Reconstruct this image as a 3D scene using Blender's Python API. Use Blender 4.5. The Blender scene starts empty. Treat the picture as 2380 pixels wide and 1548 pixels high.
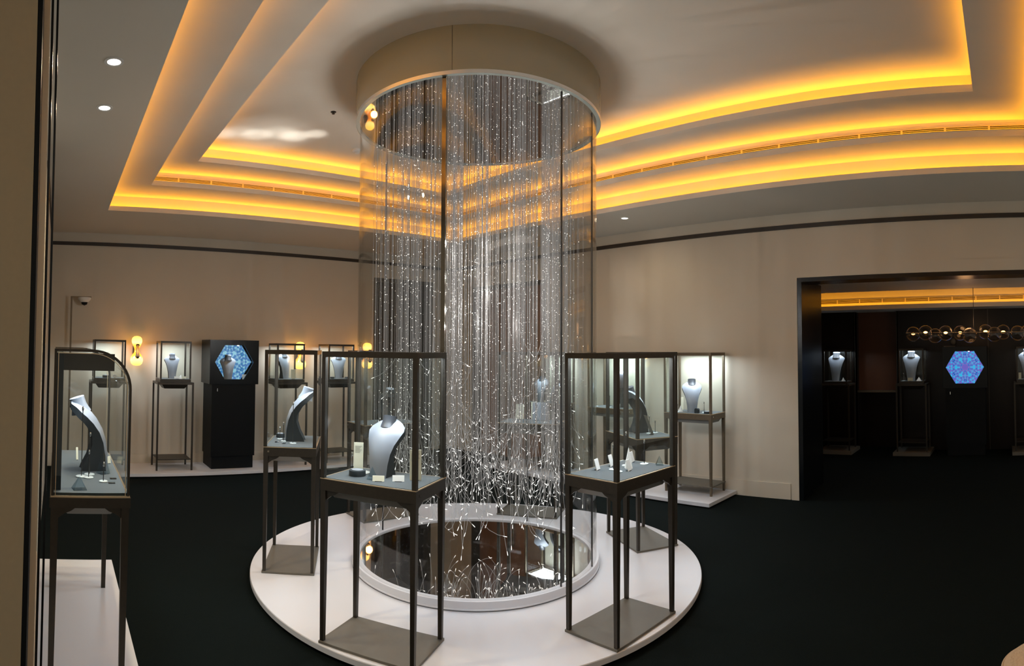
import bpy, bmesh, math, random
from mathutils import Vector, Matrix
R = math.radians
sc = bpy.context.scene
random.seed(11)

# ------------------------------------------------------------------ camera (swept phone panorama = cylindrical picture)
F = 1400.97
cd = bpy.data.cameras.new('camera'); cam = bpy.data.objects.new('camera', cd); sc.collection.objects.link(cam)
cd.type = 'PANO'; cd.panorama_type = 'CENTRAL_CYLINDRICAL'
cd.central_cylindrical_range_u_min = -1190 / F; cd.central_cylindrical_range_u_max = 1190 / F
cd.central_cylindrical_range_v_min = -(1548 - 767.88) / F; cd.central_cylindrical_range_v_max = 767.88 / F
cd.central_cylindrical_radius = 1.0
cd.clip_start = 0.02; cd.clip_end = 60
AZ, PI_, RO, EYE = -.7537, .0329, -.0040, 1.62
def cam_matrix():
    n = Vector((math.sin(AZ), math.cos(AZ), 0)); d = Vector((math.cos(AZ), -math.sin(AZ), 0))
    P = Matrix(((1, 0, 0), (0, math.cos(PI_), math.sin(PI_)), (0, -math.sin(PI_), math.cos(PI_))))
    Q = Matrix(((math.cos(RO), 0, -math.sin(RO)), (0, 1, 0), (math.sin(RO), 0, math.cos(RO))))
    M = Q @ P
    ax = [Vector((r.dot(d), r.dot(n), r[2])) for r in (Vector(M[0]), Vector(M[1]), Vector(M[2]))]
    right, fwd, up = ax
    m = Matrix((right, up, -fwd)).transposed().to_4x4(); m.translation = (0, 0, EYE)
    return m
cam.matrix_world = cam_matrix()
sc.camera = cam

# ------------------------------------------------------------------ world, exposure, render options
w = bpy.data.worlds.new('world'); sc.world = w; w.use_nodes = True
bg = w.node_tree.nodes['Background']; bg.inputs[0].default_value = (1.0, .92, .76, 1); bg.inputs[1].default_value = .27
sc.view_settings.view_transform = 'Standard'; sc.view_settings.look = 'None'
sc.view_settings.gamma = 1; sc.view_settings.use_curve_mapping = False
sc.view_settings.exposure = 0.45
cy = sc.cycles
cy.use_denoising = True
cy.max_bounces = 7; cy.diffuse_bounces = 3; cy.glossy_bounces = 5; cy.transparent_max_bounces = 64
cy.sample_clamp_indirect = 4.0; cy.caustics_reflective = False; cy.caustics_refractive = False

COL = sc.collection
def lamp(name, kind, loc, power, color, parent=None, size=None, rot=(0, 0, 0), **kw):
    l = bpy.data.lights.new(name, kind); l.energy = power; l.color = color
    if size is not None:
        if kind == 'AREA': l.shape = 'RECTANGLE'; l.size, l.size_y = size
        else: l.shadow_soft_size = size
    for k, v in kw.items(): setattr(l, k, v)
    o = bpy.data.objects.new(name, l); COL.objects.link(o); o.location = loc; o.rotation_euler = rot
    if parent: o.parent = parent
    return o
# unseen fill panel, added behind the photographer to brighten the room
lamp('added_fill_lamp', 'AREA', (1.6, -1.3, 3.05), 9, (1, .90, .78), size=(3.6, .5))

# ------------------------------------------------------------------ materials
def nt(m): return m.node_tree.nodes, m.node_tree.links
def mat(name, col, rough=.5, metal=0., spec=.5, noise=None, emit=None, bump=None, sheen=0):
    m = bpy.data.materials.new(name); m.use_nodes = True; n, l = nt(m); b = n['Principled BSDF']
    b.inputs['Base Color'].default_value = (*col, 1); b.inputs['Roughness'].default_value = rough
    b.inputs['Metallic'].default_value = metal; b.inputs['Specular IOR Level'].default_value = spec
    if sheen: b.inputs['Sheen Weight'].default_value = sheen
    if noise or bump:
        tc = n.new('ShaderNodeTexCoord'); no = n.new('ShaderNodeTexNoise')
        sc_, amt = noise or bump; no.inputs['Scale'].default_value = sc_; no.inputs['Detail'].default_value = 5
        l.new(tc.outputs['Object'], no.inputs['Vector'])
    if noise:
        mr = n.new('ShaderNodeMapRange'); mr.inputs['To Min'].default_value = 1 - noise[1]; mr.inputs['To Max'].default_value = 1 + noise[1]
        mx = n.new('ShaderNodeMixRGB'); mx.blend_type = 'MULTIPLY'; mx.inputs[0].default_value = 1; mx.inputs[1].default_value = (*col, 1)
        l.new(no.outputs['Fac'], mr.inputs['Value']); l.new(mr.outputs[0], mx.inputs[2]); l.new(mx.outputs[0], b.inputs['Base Color'])
    if bump:
        bp = n.new('ShaderNodeBump'); bp.inputs['Strength'].default_value = bump[1]; bp.inputs['Distance'].default_value = .01
        l.new(no.outputs['Fac'], bp.inputs['Height']); l.new(bp.outputs[0], b.inputs['Normal'])
    if emit:
        b.inputs['Emission Color'].default_value = (*emit[0], 1); b.inputs['Emission Strength'].default_value = emit[1]
    return m
def glass(name, tint=(.97, .985, .98), gloss=1.0, rough=.0, ior=1.45):
    m = bpy.data.materials.new(name); m.use_nodes = True; n, l = nt(m); n.remove(n['Principled BSDF'])
    t = n.new('ShaderNodeBsdfTransparent'); t.inputs[0].default_value = (*tint, 1)
    g = n.new('ShaderNodeBsdfGlossy'); g.inputs['Roughness'].default_value = rough
    f = n.new('ShaderNodeFresnel'); f.inputs['IOR'].default_value = ior
    # the far face of a pane is met from inside: use the same fresnel for both sides
    geo = n.new('ShaderNodeNewGeometry'); lw = n.new('ShaderNodeLayerWeight'); lw.inputs['Blend'].default_value = .35
    p = n.new('ShaderNodeMath'); p.operation = 'POWER'; p.inputs[1].default_value = 3.0
    s = n.new('ShaderNodeMath'); s.operation = 'MULTIPLY_ADD'; s.inputs[1].default_value = .8 * gloss; s.inputs[2].default_value = .03 * gloss
    l.new(lw.outputs['Facing'], p.inputs[0]); l.new(p.outputs[0], s.inputs[0])
    mx = n.new('ShaderNodeMixShader'); l.new(s.outputs[0], mx.inputs[0]); l.new(t.outputs[0], mx.inputs[1]); l.new(g.outputs[0], mx.inputs[2])
    l.new(mx.outputs[0], n['Material Output'].inputs[0]); n.remove(f); n.remove(geo)
    return m
M = dict(
    wall=mat('wall_plaster', (.57, .51, .415), .7, noise=(2.5, .04)),
    wall2=mat('jamb_fabric', (.36, .29, .19), .9, noise=(60, .05)),
    ceil=mat('ceiling_paint', (.63, .58, .50), .45, noise=(1.5, .03)),
    trim=mat('dark_trim', (.025, .018, .013), .5),
    carpet=mat('carpet_pile', (.0022, .0050, .0044), .95, noise=(350, .6), bump=(900, .6), spec=.1),
    white=mat('white_lacquer', (.70, .70, .74), .35, noise=(3, .02)),
    whiteside=mat('grey_edge', (.55, .55, .55), .5),
    bronze=mat('dark_bronze', (.050, .042, .033), .38, .55, noise=(40, .2)),
    lightbronze=mat('light_bronze', (.16, .125, .085), .4, .6, noise=(40, .15)),
    plate=mat('plate_bronze', (.15, .135, .11), .55, .3, noise=(30, .08)),
    gold=mat('brass_edge', (.75, .58, .38), .3, .8),
    velvet=mat('slate_velvet', (.045, .062, .072), .9, noise=(60, .12), sheen=.3),
    leather=mat('grey_leather', (.28, .31, .36), .32, noise=(14, .05)),
    navy=mat('navy_leather', (.012, .020, .026), .6),
    navygrey=mat('neck_band', (.05, .055, .065), .35),
    card=mat('cream_card', (.78, .76, .60), .7),
    wcard=mat('white_card', (.85, .85, .82), .6),
    dcard=mat('grey_card', (.14, .13, .11), .7),
    steel=mat('chrome', (.75, .75, .75), .15, 1.0),
    dsteel=mat('dark_rod', (.08, .08, .08), .35, .8),
    disc=mat('pale_disc', (.62, .68, .68), .35),
    black=mat('black_lacquer', (.004, .005, .006), .25, spec=.25),
    blackm=mat('black_matte', (.004, .005, .006), .5, spec=.15),
    housing=mat('under_tray', (.25, .24, .22), .4, .3),
    mirror=mat('mirror', (.72, .70, .68), .02, 1.0),
    drum=mat('drum_paint', (.27, .29, .26), .16, noise=(5, .02), spec=.8),
    fibre=mat('fibre', (.055, .052, .05), .5, emit=((1, .95, .90), .13), spec=.2),
    tail=mat('fibre_tail', (.12, .12, .12), .5, emit=((1, .96, .92), .22), spec=.2),
    tip=mat('fibre_tip', (.8, .8, .8), .4, emit=((1, .96, .9), 1.0)),
    spark=mat('fibre_spark', (.8, .8, .8), .4, emit=((1, .93, .84), 2.2)),
    glass=glass('vitrine_glass', gloss=.55),
    cglass=glass('cylinder_glass', (.95, .955, .955), .8),
    acryl=glass('clear_acrylic', (.80, .88, .92), 1.8, .05),
    wood=mat('dark_panel', (.010, .006, .004), .3, spec=.25, noise=(6, .3)),
    redwood=mat('red_wood_panel', (.10, .035, .015), .45, noise=(4, .2)),
    grille=mat('grille_slats', (.48, .40, .30), .6),
    orangeled=mat('led', (.9, .6, .2), .5, emit=((1, .45, .03), 4)),
    bulb=mat('hot_bulb', (1, .6, .2), .5, emit=((1, .42, .10), 9)),
    led=mat('white_led', (1, 1, 1), .5, emit=((.9, .95, 1), 9)),
    dl=mat('downlight_lens', (1, 1, 1), .5, emit=((1, .92, .82), 6)),
    plastic=mat('white_plastic', (.7, .7, .68), .4),
    woven=mat('woven_cream', (.62, .48, .33), .9, bump=(70, .9)),
    handle=mat('cream_metal', (.72, .58, .42), .35, .2),
)

# amber sconce glass: glows strongest where its lamps sit
def amber():
    m = bpy.data.materials.new('amber_glass'); m.use_nodes = True; n, l = nt(m); b = n['Principled BSDF']
    b.inputs['Base Color'].default_value = (.9, .4, .05, 1); b.inputs['Roughness'].default_value = .12
    tc = n.new('ShaderNodeTexCoord'); sp = n.new('ShaderNodeSeparateXYZ'); l.new(tc.outputs['Object'], sp.inputs[0])
    ab = n.new('ShaderNodeMath'); ab.operation = 'ABSOLUTE'; l.new(sp.outputs['Z'], ab.inputs[0])
    r = n.new('ShaderNodeValToRGB'); e = r.color_ramp.elements
    e[0].position = .04; e[0].color = (.16, .03, .0, 1); e[1].position = .19; e[1].color = (1, .50, .06, 1)
    x = r.color_ramp.elements.new(.11); x.color = (1, .62, .18, 1)
    x = r.color_ramp.elements.new(.07); x.color = (.8, .2, .01, 1)
    l.new(ab.outputs[0], r.inputs[0]); l.new(r.outputs[0], b.inputs['Emission Color']); b.inputs['Emission Strength'].default_value = 2.2
    return m
M['amber'] = amber()

# kaleidoscope screen
def kaleido(name, strength, cols):
    m = bpy.data.materials.new(name); m.use_nodes = True; n, l = nt(m); b = n['Principled BSDF']
    b.inputs['Base Color'].default_value = (.01, .01, .02, 1); b.inputs['Roughness'].default_value = .2
    tc = n.new('ShaderNodeTexCoord'); sp = n.new('ShaderNodeSeparateXYZ'); l.new(tc.outputs['Object'], sp.inputs[0])
    def mt(op, a, bb=None, c=None):
        q = n.new('ShaderNodeMath'); q.operation = op
        for i, v in enumerate((a, bb, c)):
            if v is None: continue
            if isinstance(v, (int, float)): q.inputs[i].default_value = v
            else: l.new(v, q.inputs[i])
        return q.outputs[0]
    X, Z = sp.outputs['X'], sp.outputs['Z']
    rad = mt('SQRT', mt('ADD', mt('MULTIPLY', X, X), mt('MULTIPLY', Z, Z)))
    th = mt('PINGPONG', mt('ARCTAN2', Z, X), math.pi / 6)
    cx, cyy = mt('MULTIPLY', rad, mt('COSINE', th)), mt('MULTIPLY', rad, mt('SINE', th))
    cb = n.new('ShaderNodeCombineXYZ'); l.new(cx, cb.inputs[0]); l.new(cyy, cb.inputs[1])
    v = n.new('ShaderNodeTexVoronoi'); v.inputs['Scale'].default_value = 34; l.new(cb.outputs[0], v.inputs['Vector'])
    v2 = n.new('ShaderNodeTexNoise'); v2.inputs['Scale'].default_value = 17; l.new(cb.outputs[0], v2.inputs['Vector'])
    r = n.new('ShaderNodeValToRGB'); e = r.color_ramp.elements
    e[0].position = .30; e[0].color = (*cols[0], 1); e[1].position = .72; e[1].color = (*cols[1], 1)
    for p, c in ((.42, cols[2]), (.50, cols[3]), (.60, cols[4])):
        q = r.color_ramp.elements.new(p); q.color = (*c, 1)
    mix = mt('ADD', mt('MULTIPLY', v2.outputs['Fac'], .8), mt('MULTIPLY', v.outputs['Distance'], .45))
    l.new(mt('SUBTRACT', mix, .02), r.inputs[0])
    l.new(r.outputs[0], b.inputs['Emission Color']); b.inputs['Emission Strength'].default_value = strength
    return m
M['screen'] = kaleido('kaleidoscope_screen', .62, ((.004, .004, .03), (.02, .55, .95), (.01, .07, .50), (.0, .30, .80), (.24, .05, .55)))
M['screen2'] = kaleido('blue_lace_screen', .55, ((.01, .05, .10), (.35, .75, .90), (.03, .22, .42), (.06, .30, .62), (.10, .20, .55)))

# ------------------------------------------------------------------ mesh helpers
class MB:
    """collects shapes in one bmesh"""
    def __init__(s): s.bm = bmesh.new(); s.mi = 0
    def _tag(s, faces):
        for f in faces: f.material_index = s.mi
    def box(s, x0, y0, z0, x1, y1, z1, top=None, bev=0):
        x0, x1 = min(x0, x1), max(x0, x1); y0, y1 = min(y0, y1), max(y0, y1); z0, z1 = min(z0, z1), max(z0, z1)
        t = top if top else (x0, y0, x1, y1)
        v = [s.bm.verts.new(p) for p in ((x0, y0, z0), (x1, y0, z0), (x1, y1, z0), (x0, y1, z0), (t[0], t[1], z1), (t[2], t[1], z1), (t[2], t[3], z1), (t[0], t[3], z1))]
        fs = [s.bm.faces.new([v[i] for i in q]) for q in ((0, 3, 2, 1), (4, 5, 6, 7), (0, 1, 5, 4), (1, 2, 6, 5), (2, 3, 7, 6), (3, 0, 4, 7))]
        if bev:
            es = {e for f in fs for e in f.edges}
            r = bmesh.ops.bevel(s.bm, geom=list(es), offset=bev, segments=2, affect='EDGES', profile=.6)
            fs = [f for f in r['faces']] + [f for f in fs if f.is_valid]
        s._tag(fs); return s
    def prism(s, pts, axis, a, b):
        """extrude a polygon given in the plane across `axis` from a to b"""
        def P(p, t):
            return {'x': (t, p[0], p[1]), 'y': (p[0], t, p[1]), 'z': (p[0], p[1], t)}[axis]
        v0 = [s.bm.verts.new(P(p, a)) for p in pts]; v1 = [s.bm.verts.new(P(p, b)) for p in pts]; n = len(pts)
        fs = [s.bm.faces.new(v0[::-1]), s.bm.faces.new(v1)] + [s.bm.faces.new((v0[i], v0[(i + 1) % n], v1[(i + 1) % n], v1[i])) for i in range(n)]
        s._tag(fs); return s
    def lathe(s, prof, seg=32, c=(0, 0), a0=0., a1=2 * math.pi, cap=True):
        full = abs(a1 - a0 - 2 * math.pi) < 1e-6
        k = seg if full else seg + 1; rings = []
        for r, z in prof:
            rings.append([s.bm.verts.new((c[0] + r * math.cos(a0 + (a1 - a0) * i / seg), c[1] + r * math.sin(a0 + (a1 - a0) * i / seg), z)) for i in range(k)])
        fs = []
        for j in range(len(rings) - 1):
            for i in range(seg):
                i2 = (i + 1) % k
                fs.append(s.bm.faces.new((rings[j][i], rings[j][i2], rings[j + 1][i2], rings[j + 1][i])))
        if cap and full:
            if prof[0][0] > 1e-5: fs.append(s.bm.faces.new(rings[0][::-1]))
            if prof[-1][0] > 1e-5: fs.append(s.bm.faces.new(rings[-1]))
        s._tag(fs); return s
    def tube(s, pts, r, seg=6, cap=True):
        pts = [Vector(p) for p in pts]; rs = r if isinstance(r, (list, tuple)) else [r] * len(pts); prev = None; fs = []
        for i, p in enumerate(pts):
            t = (pts[min(i + 1, len(pts) - 1)] - pts[max(i - 1, 0)]).normalized()
            up = Vector((1, 0, 0)) if abs(t.x) < .9 else Vector((0, 1, 0))
            u = t.cross(up).normalized(); q = t.cross(u)
            ring = [s.bm.verts.new(p + (u * math.cos(2 * math.pi * k / seg) + q * math.sin(2 * math.pi * k / seg)) * rs[i]) for k in range(seg)]
            if prev: fs += [s.bm.faces.new((prev[k], prev[(k + 1) % seg], ring[(k + 1) % seg], ring[k])) for k in range(seg)]
            elif cap: fs.append(s.bm.faces.new(ring[::-1]))
            prev = ring
        if cap: fs.append(s.bm.faces.new(prev))
        s._tag(fs); return s
    def octa(s, p, r, rz=None):
        x, y, z = p; rz = rz or r
        v = [s.bm.verts.new(q) for q in ((x + r, y, z), (x, y + r, z), (x - r, y, z), (x, y - r, z), (x, y, z + rz), (x, y, z - rz))]
        s._tag([s.bm.faces.new(q) for i in range(4) for q in ((v[i], v[(i + 1) % 4], v[4]), (v[(i + 1) % 4], v[i], v[5]))]); return s
    def sphere(s, c, r, sx=1, sy=1, sz=1, seg=20):
        res = bmesh.ops.create_uvsphere(s.bm, u_segments=seg, v_segments=seg // 2, radius=r)
        for v in res['verts']: v.co = Vector((v.co.x * sx, v.co.y * sy, v.co.z * sz)) + Vector(c)
        s._tag({f for v in res['verts'] for f in v.link_faces}); return s
    def build(s, name, mats, parent=None, smooth=False, loc=None):
        bmesh.ops.recalc_face_normals(s.bm, faces=s.bm.faces)
        me = bpy.data.meshes.new(name); s.bm.to_mesh(me); s.bm.free()
        for m in (mats if isinstance(mats, (list, tuple)) else [mats]): me.materials.append(m)
        if smooth:
            for p in me.polygons: p.use_smooth = True
            try: me.set_sharp_from_angle(angle=R(35))
            except Exception: pass
        o = bpy.data.objects.new(name, me); COL.objects.link(o)
        if parent: o.parent = parent
        if loc: o.location = loc
        return o
def thing(name, label, cat, loc=(0, 0, 0), rz=0., group=None):
    o = bpy.data.objects.new(name, None); COL.objects.link(o); o.location = loc; o.rotation_euler = (0, 0, rz)
    o.empty_display_size = .1; o['label'] = label; o['category'] = cat
    if group: o['group'] = group
    return o
def tag(o, label, cat, group=None, loc=None, rot=None):
    o['label'] = label; o['category'] = cat
    if group: o['group'] = group
    if loc: o.location = loc
    if rot: o.rotation_euler = rot
    return o
def struct(o): o['kind'] = 'structure'; return o

# ------------------------------------------------------------------ room shell
DA, DB = 8.0, 6.14
H1, H2, H3 = (.52, -.62, 5.08, 6.6), (.93, -.22, 4.76, 6.17), (1.34, .19, 4.30, 5.80)
Z1, Z2, Z3, Z4 = 3.10, 3.29, 3.46, 3.63
def frame(mb, outer, hole, z0, z1):
    (a, b, c, d), (e, f, g, h) = outer, hole
    mb.box(a, b, z0, e, d, z1).box(g, b, z0, c, d, z1).box(e, b, z0, g, f, z1).box(e, h, z0, g, d, z1); return mb
def grow(r, k): return (r[0] - k, r[1] - k, r[2] + k, r[3] + k)

struct(MB().box(-1.6, -1.8, -.1, 6.5, 8.3, 0).build('floor', M['carpet']))
ceil = MB()
T = .11
frame(ceil, (-1.6, -1.8, DB + .3, DA + .3), H1, Z1, Z1 + .02)
frame(ceil, grow(H1, T + .03), H2, Z2, Z2 + .02)
frame(ceil, grow(H2, T + .03), H3, Z3, Z3 + .02)
ceil.box(H3[0] - T - .03, H3[1] - T - .03, Z4, H3[2] + T + .03, H3[3] + T + .03, Z4 + .03)
ceil = struct(ceil.build('ceiling', M['ceil']))
for H, za, zb in ((H1, Z1, Z2), (H2, Z2, Z3), (H3, Z3, Z4)):
    frame(MB(), grow(H, .014), H, za + .0201, za + .052).build('cove_lip', M['ceil'], ceil)
    frame(MB(), grow(H, T + .03), grow(H, T), za + .02, zb).build('cove_riser', M['ceil'], ceil)
    a, b, c, d = H; k = .078; z = za + .032
    OC = (1, .40, .008)
    for (x, y, sx, sy, pw) in (((a + c) / 2, d + k, c - a, .03, 1.0), ((a + c) / 2, b - k, c - a, .03, 1.), (a - k, (b + d) / 2, .03, d - b, 1.0), (c + k, (b + d) / 2, .03, d - b, 1.)):
        mb = MB().box(x - sx / 2, y - sy / 2, za + .021, x + sx / 2, y + sy / 2, z - .004)
        mb.build('cove_light_strip', M['orangeled'], ceil)
        lamp('cove_lamp', 'AREA', (x, y, z), 1.25 * max(sx, sy) * pw, OC, ceil, (sx, sy), (math.pi, 0, 0), spread=R(150))

def grille(name, label, along, x0, x1, fix, z0, z1, step, out):
    """slotted air diffuser fixed to a riser; slots run lengthwise"""
    t = thing(name, label, 'air vent', (0, 0, 0))
    body = MB(); n = int((x1 - x0) / step)
    def bx(mb, a, b, d0, d1, za, zb):
        if along == 'x': mb.box(a, fix + out * d0, za, b, fix + out * d1, zb)
        else: mb.box(fix + out * d0, a, za, fix + out * d1, b, zb)
    h = (z1 - z0) / 9
    bx(body, x0, x1, 0.001, .004, z0, z1)
    body.mi = 1; bx(body, x0 + .01, x1 - .01, .0035, .005, z0 + h * .5, z1 - h * .5); body.mi = 0
    for k in range(5): bx(body, x0, x1, .004, .010, z0 + h * 2 * k, z0 + h * (2 * k + .8))
    for i in range(0, n + 1): bx(body, x0 + i * step - .008, x0 + i * step + .008, .004, .0105, z0, z1)
    body.build('vent_frame', [M['grille'], M['blackm']], t)
    return t
grille('air_grille', 'long slotted air grille in the cove over the left wall', 'x', H2[0] - .05, H2[2] + .08, H2[3] + T, 3.357, 3.415, .36, -1)
grille('air_grille', 'long slotted air grille in the cove over the right wall', 'y', H2[1] - .05, H2[3] + .05, H2[2] + T, 3.357, 3.415, .36, -1)

# wall A (far left wall, y = DA) with a wood-lined doorway, wall B (right wall, x = DB) with the wide opening
DO = (4.62, 5.72, 2.72)
wA = MB().box(-.35, DA, 0, DO[0], DA + .3, Z1 + .02).box(DO[1], DA, 0, DB + .3, DA + .3, Z1 + .02).box(DO[0], DA, DO[2], DO[1], DA + .3, Z1 + .02)
struct(wA.build('wall_back', M['wall']))
DW = (5.85, 7.45, 2.62)
OP = (-1.8, 2.19, 2.39)
wB = MB().box(DB, OP[1], 0, DB + .3, DW[0], Z1 + .02).box(DB, DW[1], 0, DB + .3, DA, Z1 + .02).box(DB, DW[0], DW[2], DB + .3, DW[1], Z1 + .02).box(DB, OP[0], OP[2], DB + .3, OP[1], Z1 + .02)
struct(wB.build('wall_right', M['wall']))
struct(MB().box(-.45, 4.45, 0, -.11, DA, Z1).build('wall_left', M['wall']))
struct(MB().box(-1.3, 1.5, 0, -.071, 1.64, Z1).build('wall_front', M['wall2']))
struct(MB().box(-.11, DA - .022, 2.93, DB, DA, 2.975).build('trim_1', M['trim']))
struct(MB().box(DB - .022, -1.8, 2.93, DB, DA - .022, 2.975).build('trim_2', M['trim']))
struct(MB().box(-.11, 4.45, 2.93, -.095, DA - .022, 2.975).build('trim_3', M['trim']))
struct(MB().box(-.11, DA - .012, 0, DO[0] - .08, DA, .17).box(DO[1] + .08, DA - .012, 0, DB, DA, .17).build('baseboard_back', M['wall']))
struct(MB().box(DB - .012, OP[1] + .1, 0, DB, DW[0] - .06, .17).build('baseboard_right', M['wall']))
# door in the back wall: dark wood leaf set in a reveal
def slab_door(name, ax, a, b, h, plane, m1):
    d = MB()
    if ax == 'x':
        d.box(a, plane + .12, 0, b, plane + .17, h)
        l_ = MB().box(a, plane - .012, 0, a + .05, plane + .12, h).box(b - .05, plane - .012, 0, b, plane + .12, h).box(a + .05, plane - .012, h - .05, b - .05, plane + .12, h)
        hd = MB().tube([((a + b) / 2 - .05, plane + .09, .9), ((a + b) / 2 - .05, plane + .09, 1.5)], .014, 8)
    else:
        d.box(plane + .12, a, 0, plane + .17, b, h)
        l_ = MB().box(plane - .012, a, 0, plane + .12, a + .05, h).box(plane - .012, b - .05, 0, plane + .12, b, h).box(plane - .012, a + .05, h - .05, plane + .12, b - .05, h)
        hd = MB().tube([(plane + .09, (a + b) / 2 - .05, .9), (plane + .09, (a + b) / 2 - .05, 1.5)], .014, 8)
    o = struct(d.build(name, m1)); l_.build('door_frame', M['bronze'], o); hd.build('door_handle', M['lightbronze'], o)
slab_door('door_1', 'x', DO[0], DO[1], DO[2], DA, M['wood'])
M['brownpanel'] = mat('brown_panel', (.27, .15, .095), .4, noise=(5, .15))
slab_door('door_2', 'y', DW[0], DW[1], DW[2], DB, M['brownpanel'])
# casing round the opening in the right wall
struct(MB().box(DB - .02, OP[1] - .0, 0, DB, OP[1] + .085, OP[2] + .12).box(DB - .02, OP[0], OP[2], DB, OP[1], OP[2] + .12).build('trim_4', M['wall']))
struct(MB().box(DB - .012, OP[1] - .05, 0, DB + .32, OP[1], OP[2]).box(DB - .012, OP[0], OP[2] - .045, DB + .32, OP[1] - .05, OP[2]).build('trim_5', M['black']))

# second room beyond the opening
X2 = 9.5
r2 = MB().box(X2, -2.2, 0, X2 + .1, 1.73, 2.5).box(X2, 2.40, 0, X2 + .1, 4.2, 2.5).box(X2 + .25, 1.73, 0, X2 + .35, 2.40, 2.5).box(X2, 1.70, 0, X2 + .25, 1.73, 2.5).box(X2, 2.40, 0, X2 + .25, 2.43, 2.5)
struct(r2.build('wall_far', M['wood']))
struct(MB().box(X2 + .22, 1.73, .93, X2 + .25, 2.40, 2.3).build('trim_6', M['redwood']))
struct(MB().box(X2 + .1, 1.73, .9, X2 + .25, 2.40, .93).build('trim_7', M['lightbronze']))
for i, yy in enumerate((2.41, 1.72, .26, -.9)):
    struct(MB().box(X2 - .006, yy - .006, 0, X2, yy + .006, 2.3).build('trim_%d' % (8 + i), M['bronze']))
struct(MB().box(6.46, 2.19, 0, 7.0, 2.25, 2.39).build('wall_side', M['black']))
struct(MB().box(6.44, 4.2, 0, X2 + .1, 4.3, 2.8).build('wall_end', M['wood']))
struct(MB().box(6.5, -2.2, -.1, X2 + .4, 4.3, 0).build('floor_2', M['carpet']))
c2 = MB().box(6.44, -2.2, 2.392, 8.0, 4.3, 2.42).box(8.94, -2.2, 2.21, X2 + .3, 4.3, 2.24).box(7.95, -2.2, 2.56, 9.2, 4.3, 2.60).box(7.9, -2.2, 2.42, 7.95, 4.3, 2.60)
c2 = struct(c2.build('ceiling_2', M['ceil']))
MB().box(8.94, -2.2, 2.2405, 8.953, 4.3, 2.275).build('cove_lip', M['ceil'], c2)
MB().box(9.10, -2.2, 2.24, 9.13, 4.3, 2.56).build('cove_riser', M['ceil'], c2)
MB().box(9.0, -2.2, 2.2405, 9.03, 4.2, 2.25).build('cove_light_strip', M['orangeled'], c2)
lamp('cove_lamp', 'AREA', (9.015, 1, 2.256), 6, (1, .40, .008), c2, (.03, 6.2), (math.pi, 0, 0))
grille('air_grille', 'slotted air grille in the amber cove of the dark room', 'y', -2.1, 3.3, 9.10, 2.32, 2.385, .36, -1)

# ------------------------------------------------------------------ ceiling fittings
def downlight(x, y, z, label, power=9):
    t = thing('downlight', label, 'ceiling light', (x, y, z), 0, 'recessed ceiling spots')
    MB().lathe([(.036, -.004), (.052, -.004), (.052, 0), (.036, 0), (.036, -.004)], 24, cap=False).build('downlight_ring', M['plastic'], t, True)
    MB().lathe([(.036, -.002), (.0, -.002)], 24, cap=False).build('downlight_lens', M['dl'], t)
    lamp('downlight_lamp', 'SPOT', (0, 0, -.012), power, (1, .80, .50), t, .03, spot_size=R(168), spot_blend=1)
downlight(.258, 3.109, Z1, 'recessed round ceiling spot, the upper of two on the left ceiling border', 60)
downlight(.256, 3.728, Z1, 'recessed round ceiling spot, the lower of two on the left ceiling border', 60)
downlight(5.421, 3.949, Z1, 'small recessed ceiling spot above the right wall, beside the glass cylinder', 12)
t = thing('smoke_detector', 'white round smoke detector on the upper ceiling beside the drum', 'smoke detector', (2.851, 5.308, Z4))
MB().lathe([(.05, 0), (.05, -.012), (.042, -.02), (.0, -.02)], 24, cap=False).build('detector_base', M['plastic'], t, True)
MB().lathe([(.026, -.02), (.024, -.038), (.0, -.04)], 20, cap=False).build('detector_head', M['plastic'], t, True)
tag(MB().lathe([(.024, 0), (.024, -.004), (.012, -.006), (.012, -.02), (0, -.02)], 16, cap=False).build('sprinkler_head', M['trim'], smooth=True),
    'small dark sprinkler head in the upper ceiling left of the drum', 'sprinkler', loc=(2.212, 4.552, Z4))
t = thing('security_camera', 'dome security camera on a thin pole by the back wall', 'security camera', (.17, DA - .10, 0.002))
MB().box(-.012, -.012, .05, .012, .012, 2.24).build('pole', M['lightbronze'], t)
MB().box(.012, -.012, 2.228, .26, .012, 2.24).build('arm', M['lightbronze'], t)
MB().lathe([(.085, 2.228), (.082, 2.2), (.045, 2.165), (0, 2.16)], 24, (.17, 0), cap=False).build('camera_housing', M['plastic'], t, True)
MB().lathe([(.045, 2.166), (.035, 2.135), (.0, 2.12)], 20, (.17, 0), cap=False).build('dome', M['black'], t, True)

# ------------------------------------------------------------------ white display platforms
C0 = (2.94, 3.52)
t = thing('round_platform', 'large low round white platform under the glass cylinder', 'platform', (C0[0], C0[1], 0))
MB().lathe([(1.62, 0), (1.62, .012), (1.65, .012)], 128, cap=False).build('platform_base', M['blackm'], t)
MB().lathe([(1.65, .012), (1.66, .018), (1.66, .046), (1.657, .05), (0, .05)], 160, cap=False).build('platform_top', M['white'], t)
def rect_platform(label, x0, y0, x1, y1):
    t = thing('platform', label, 'platform', ((x0 + x1) / 2, (y0 + y1) / 2, 0), 0, 'low white wall platforms')
    a, b = (x1 - x0) / 2, (y1 - y0) / 2
    MB().box(-a + .02, -b + .02, 0, a - .02, b - .02, .012).build('platform_base', M['blackm'], t)
    MB().box(-a, -b, .012, a, b, .05, bev=.003).build('platform_top', M['white'], t)
rect_platform('low white platform along the back wall under the tall stands', .0, 7.33, 4.45, 7.985)
rect_platform('low white platform along the right wall under the bronze showcases', 5.47, 2.93, 6.125, 6.35)
rect_platform('low white platform under the arched showcase at the left', -.30, 1.75, .435, 4.42)

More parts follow.
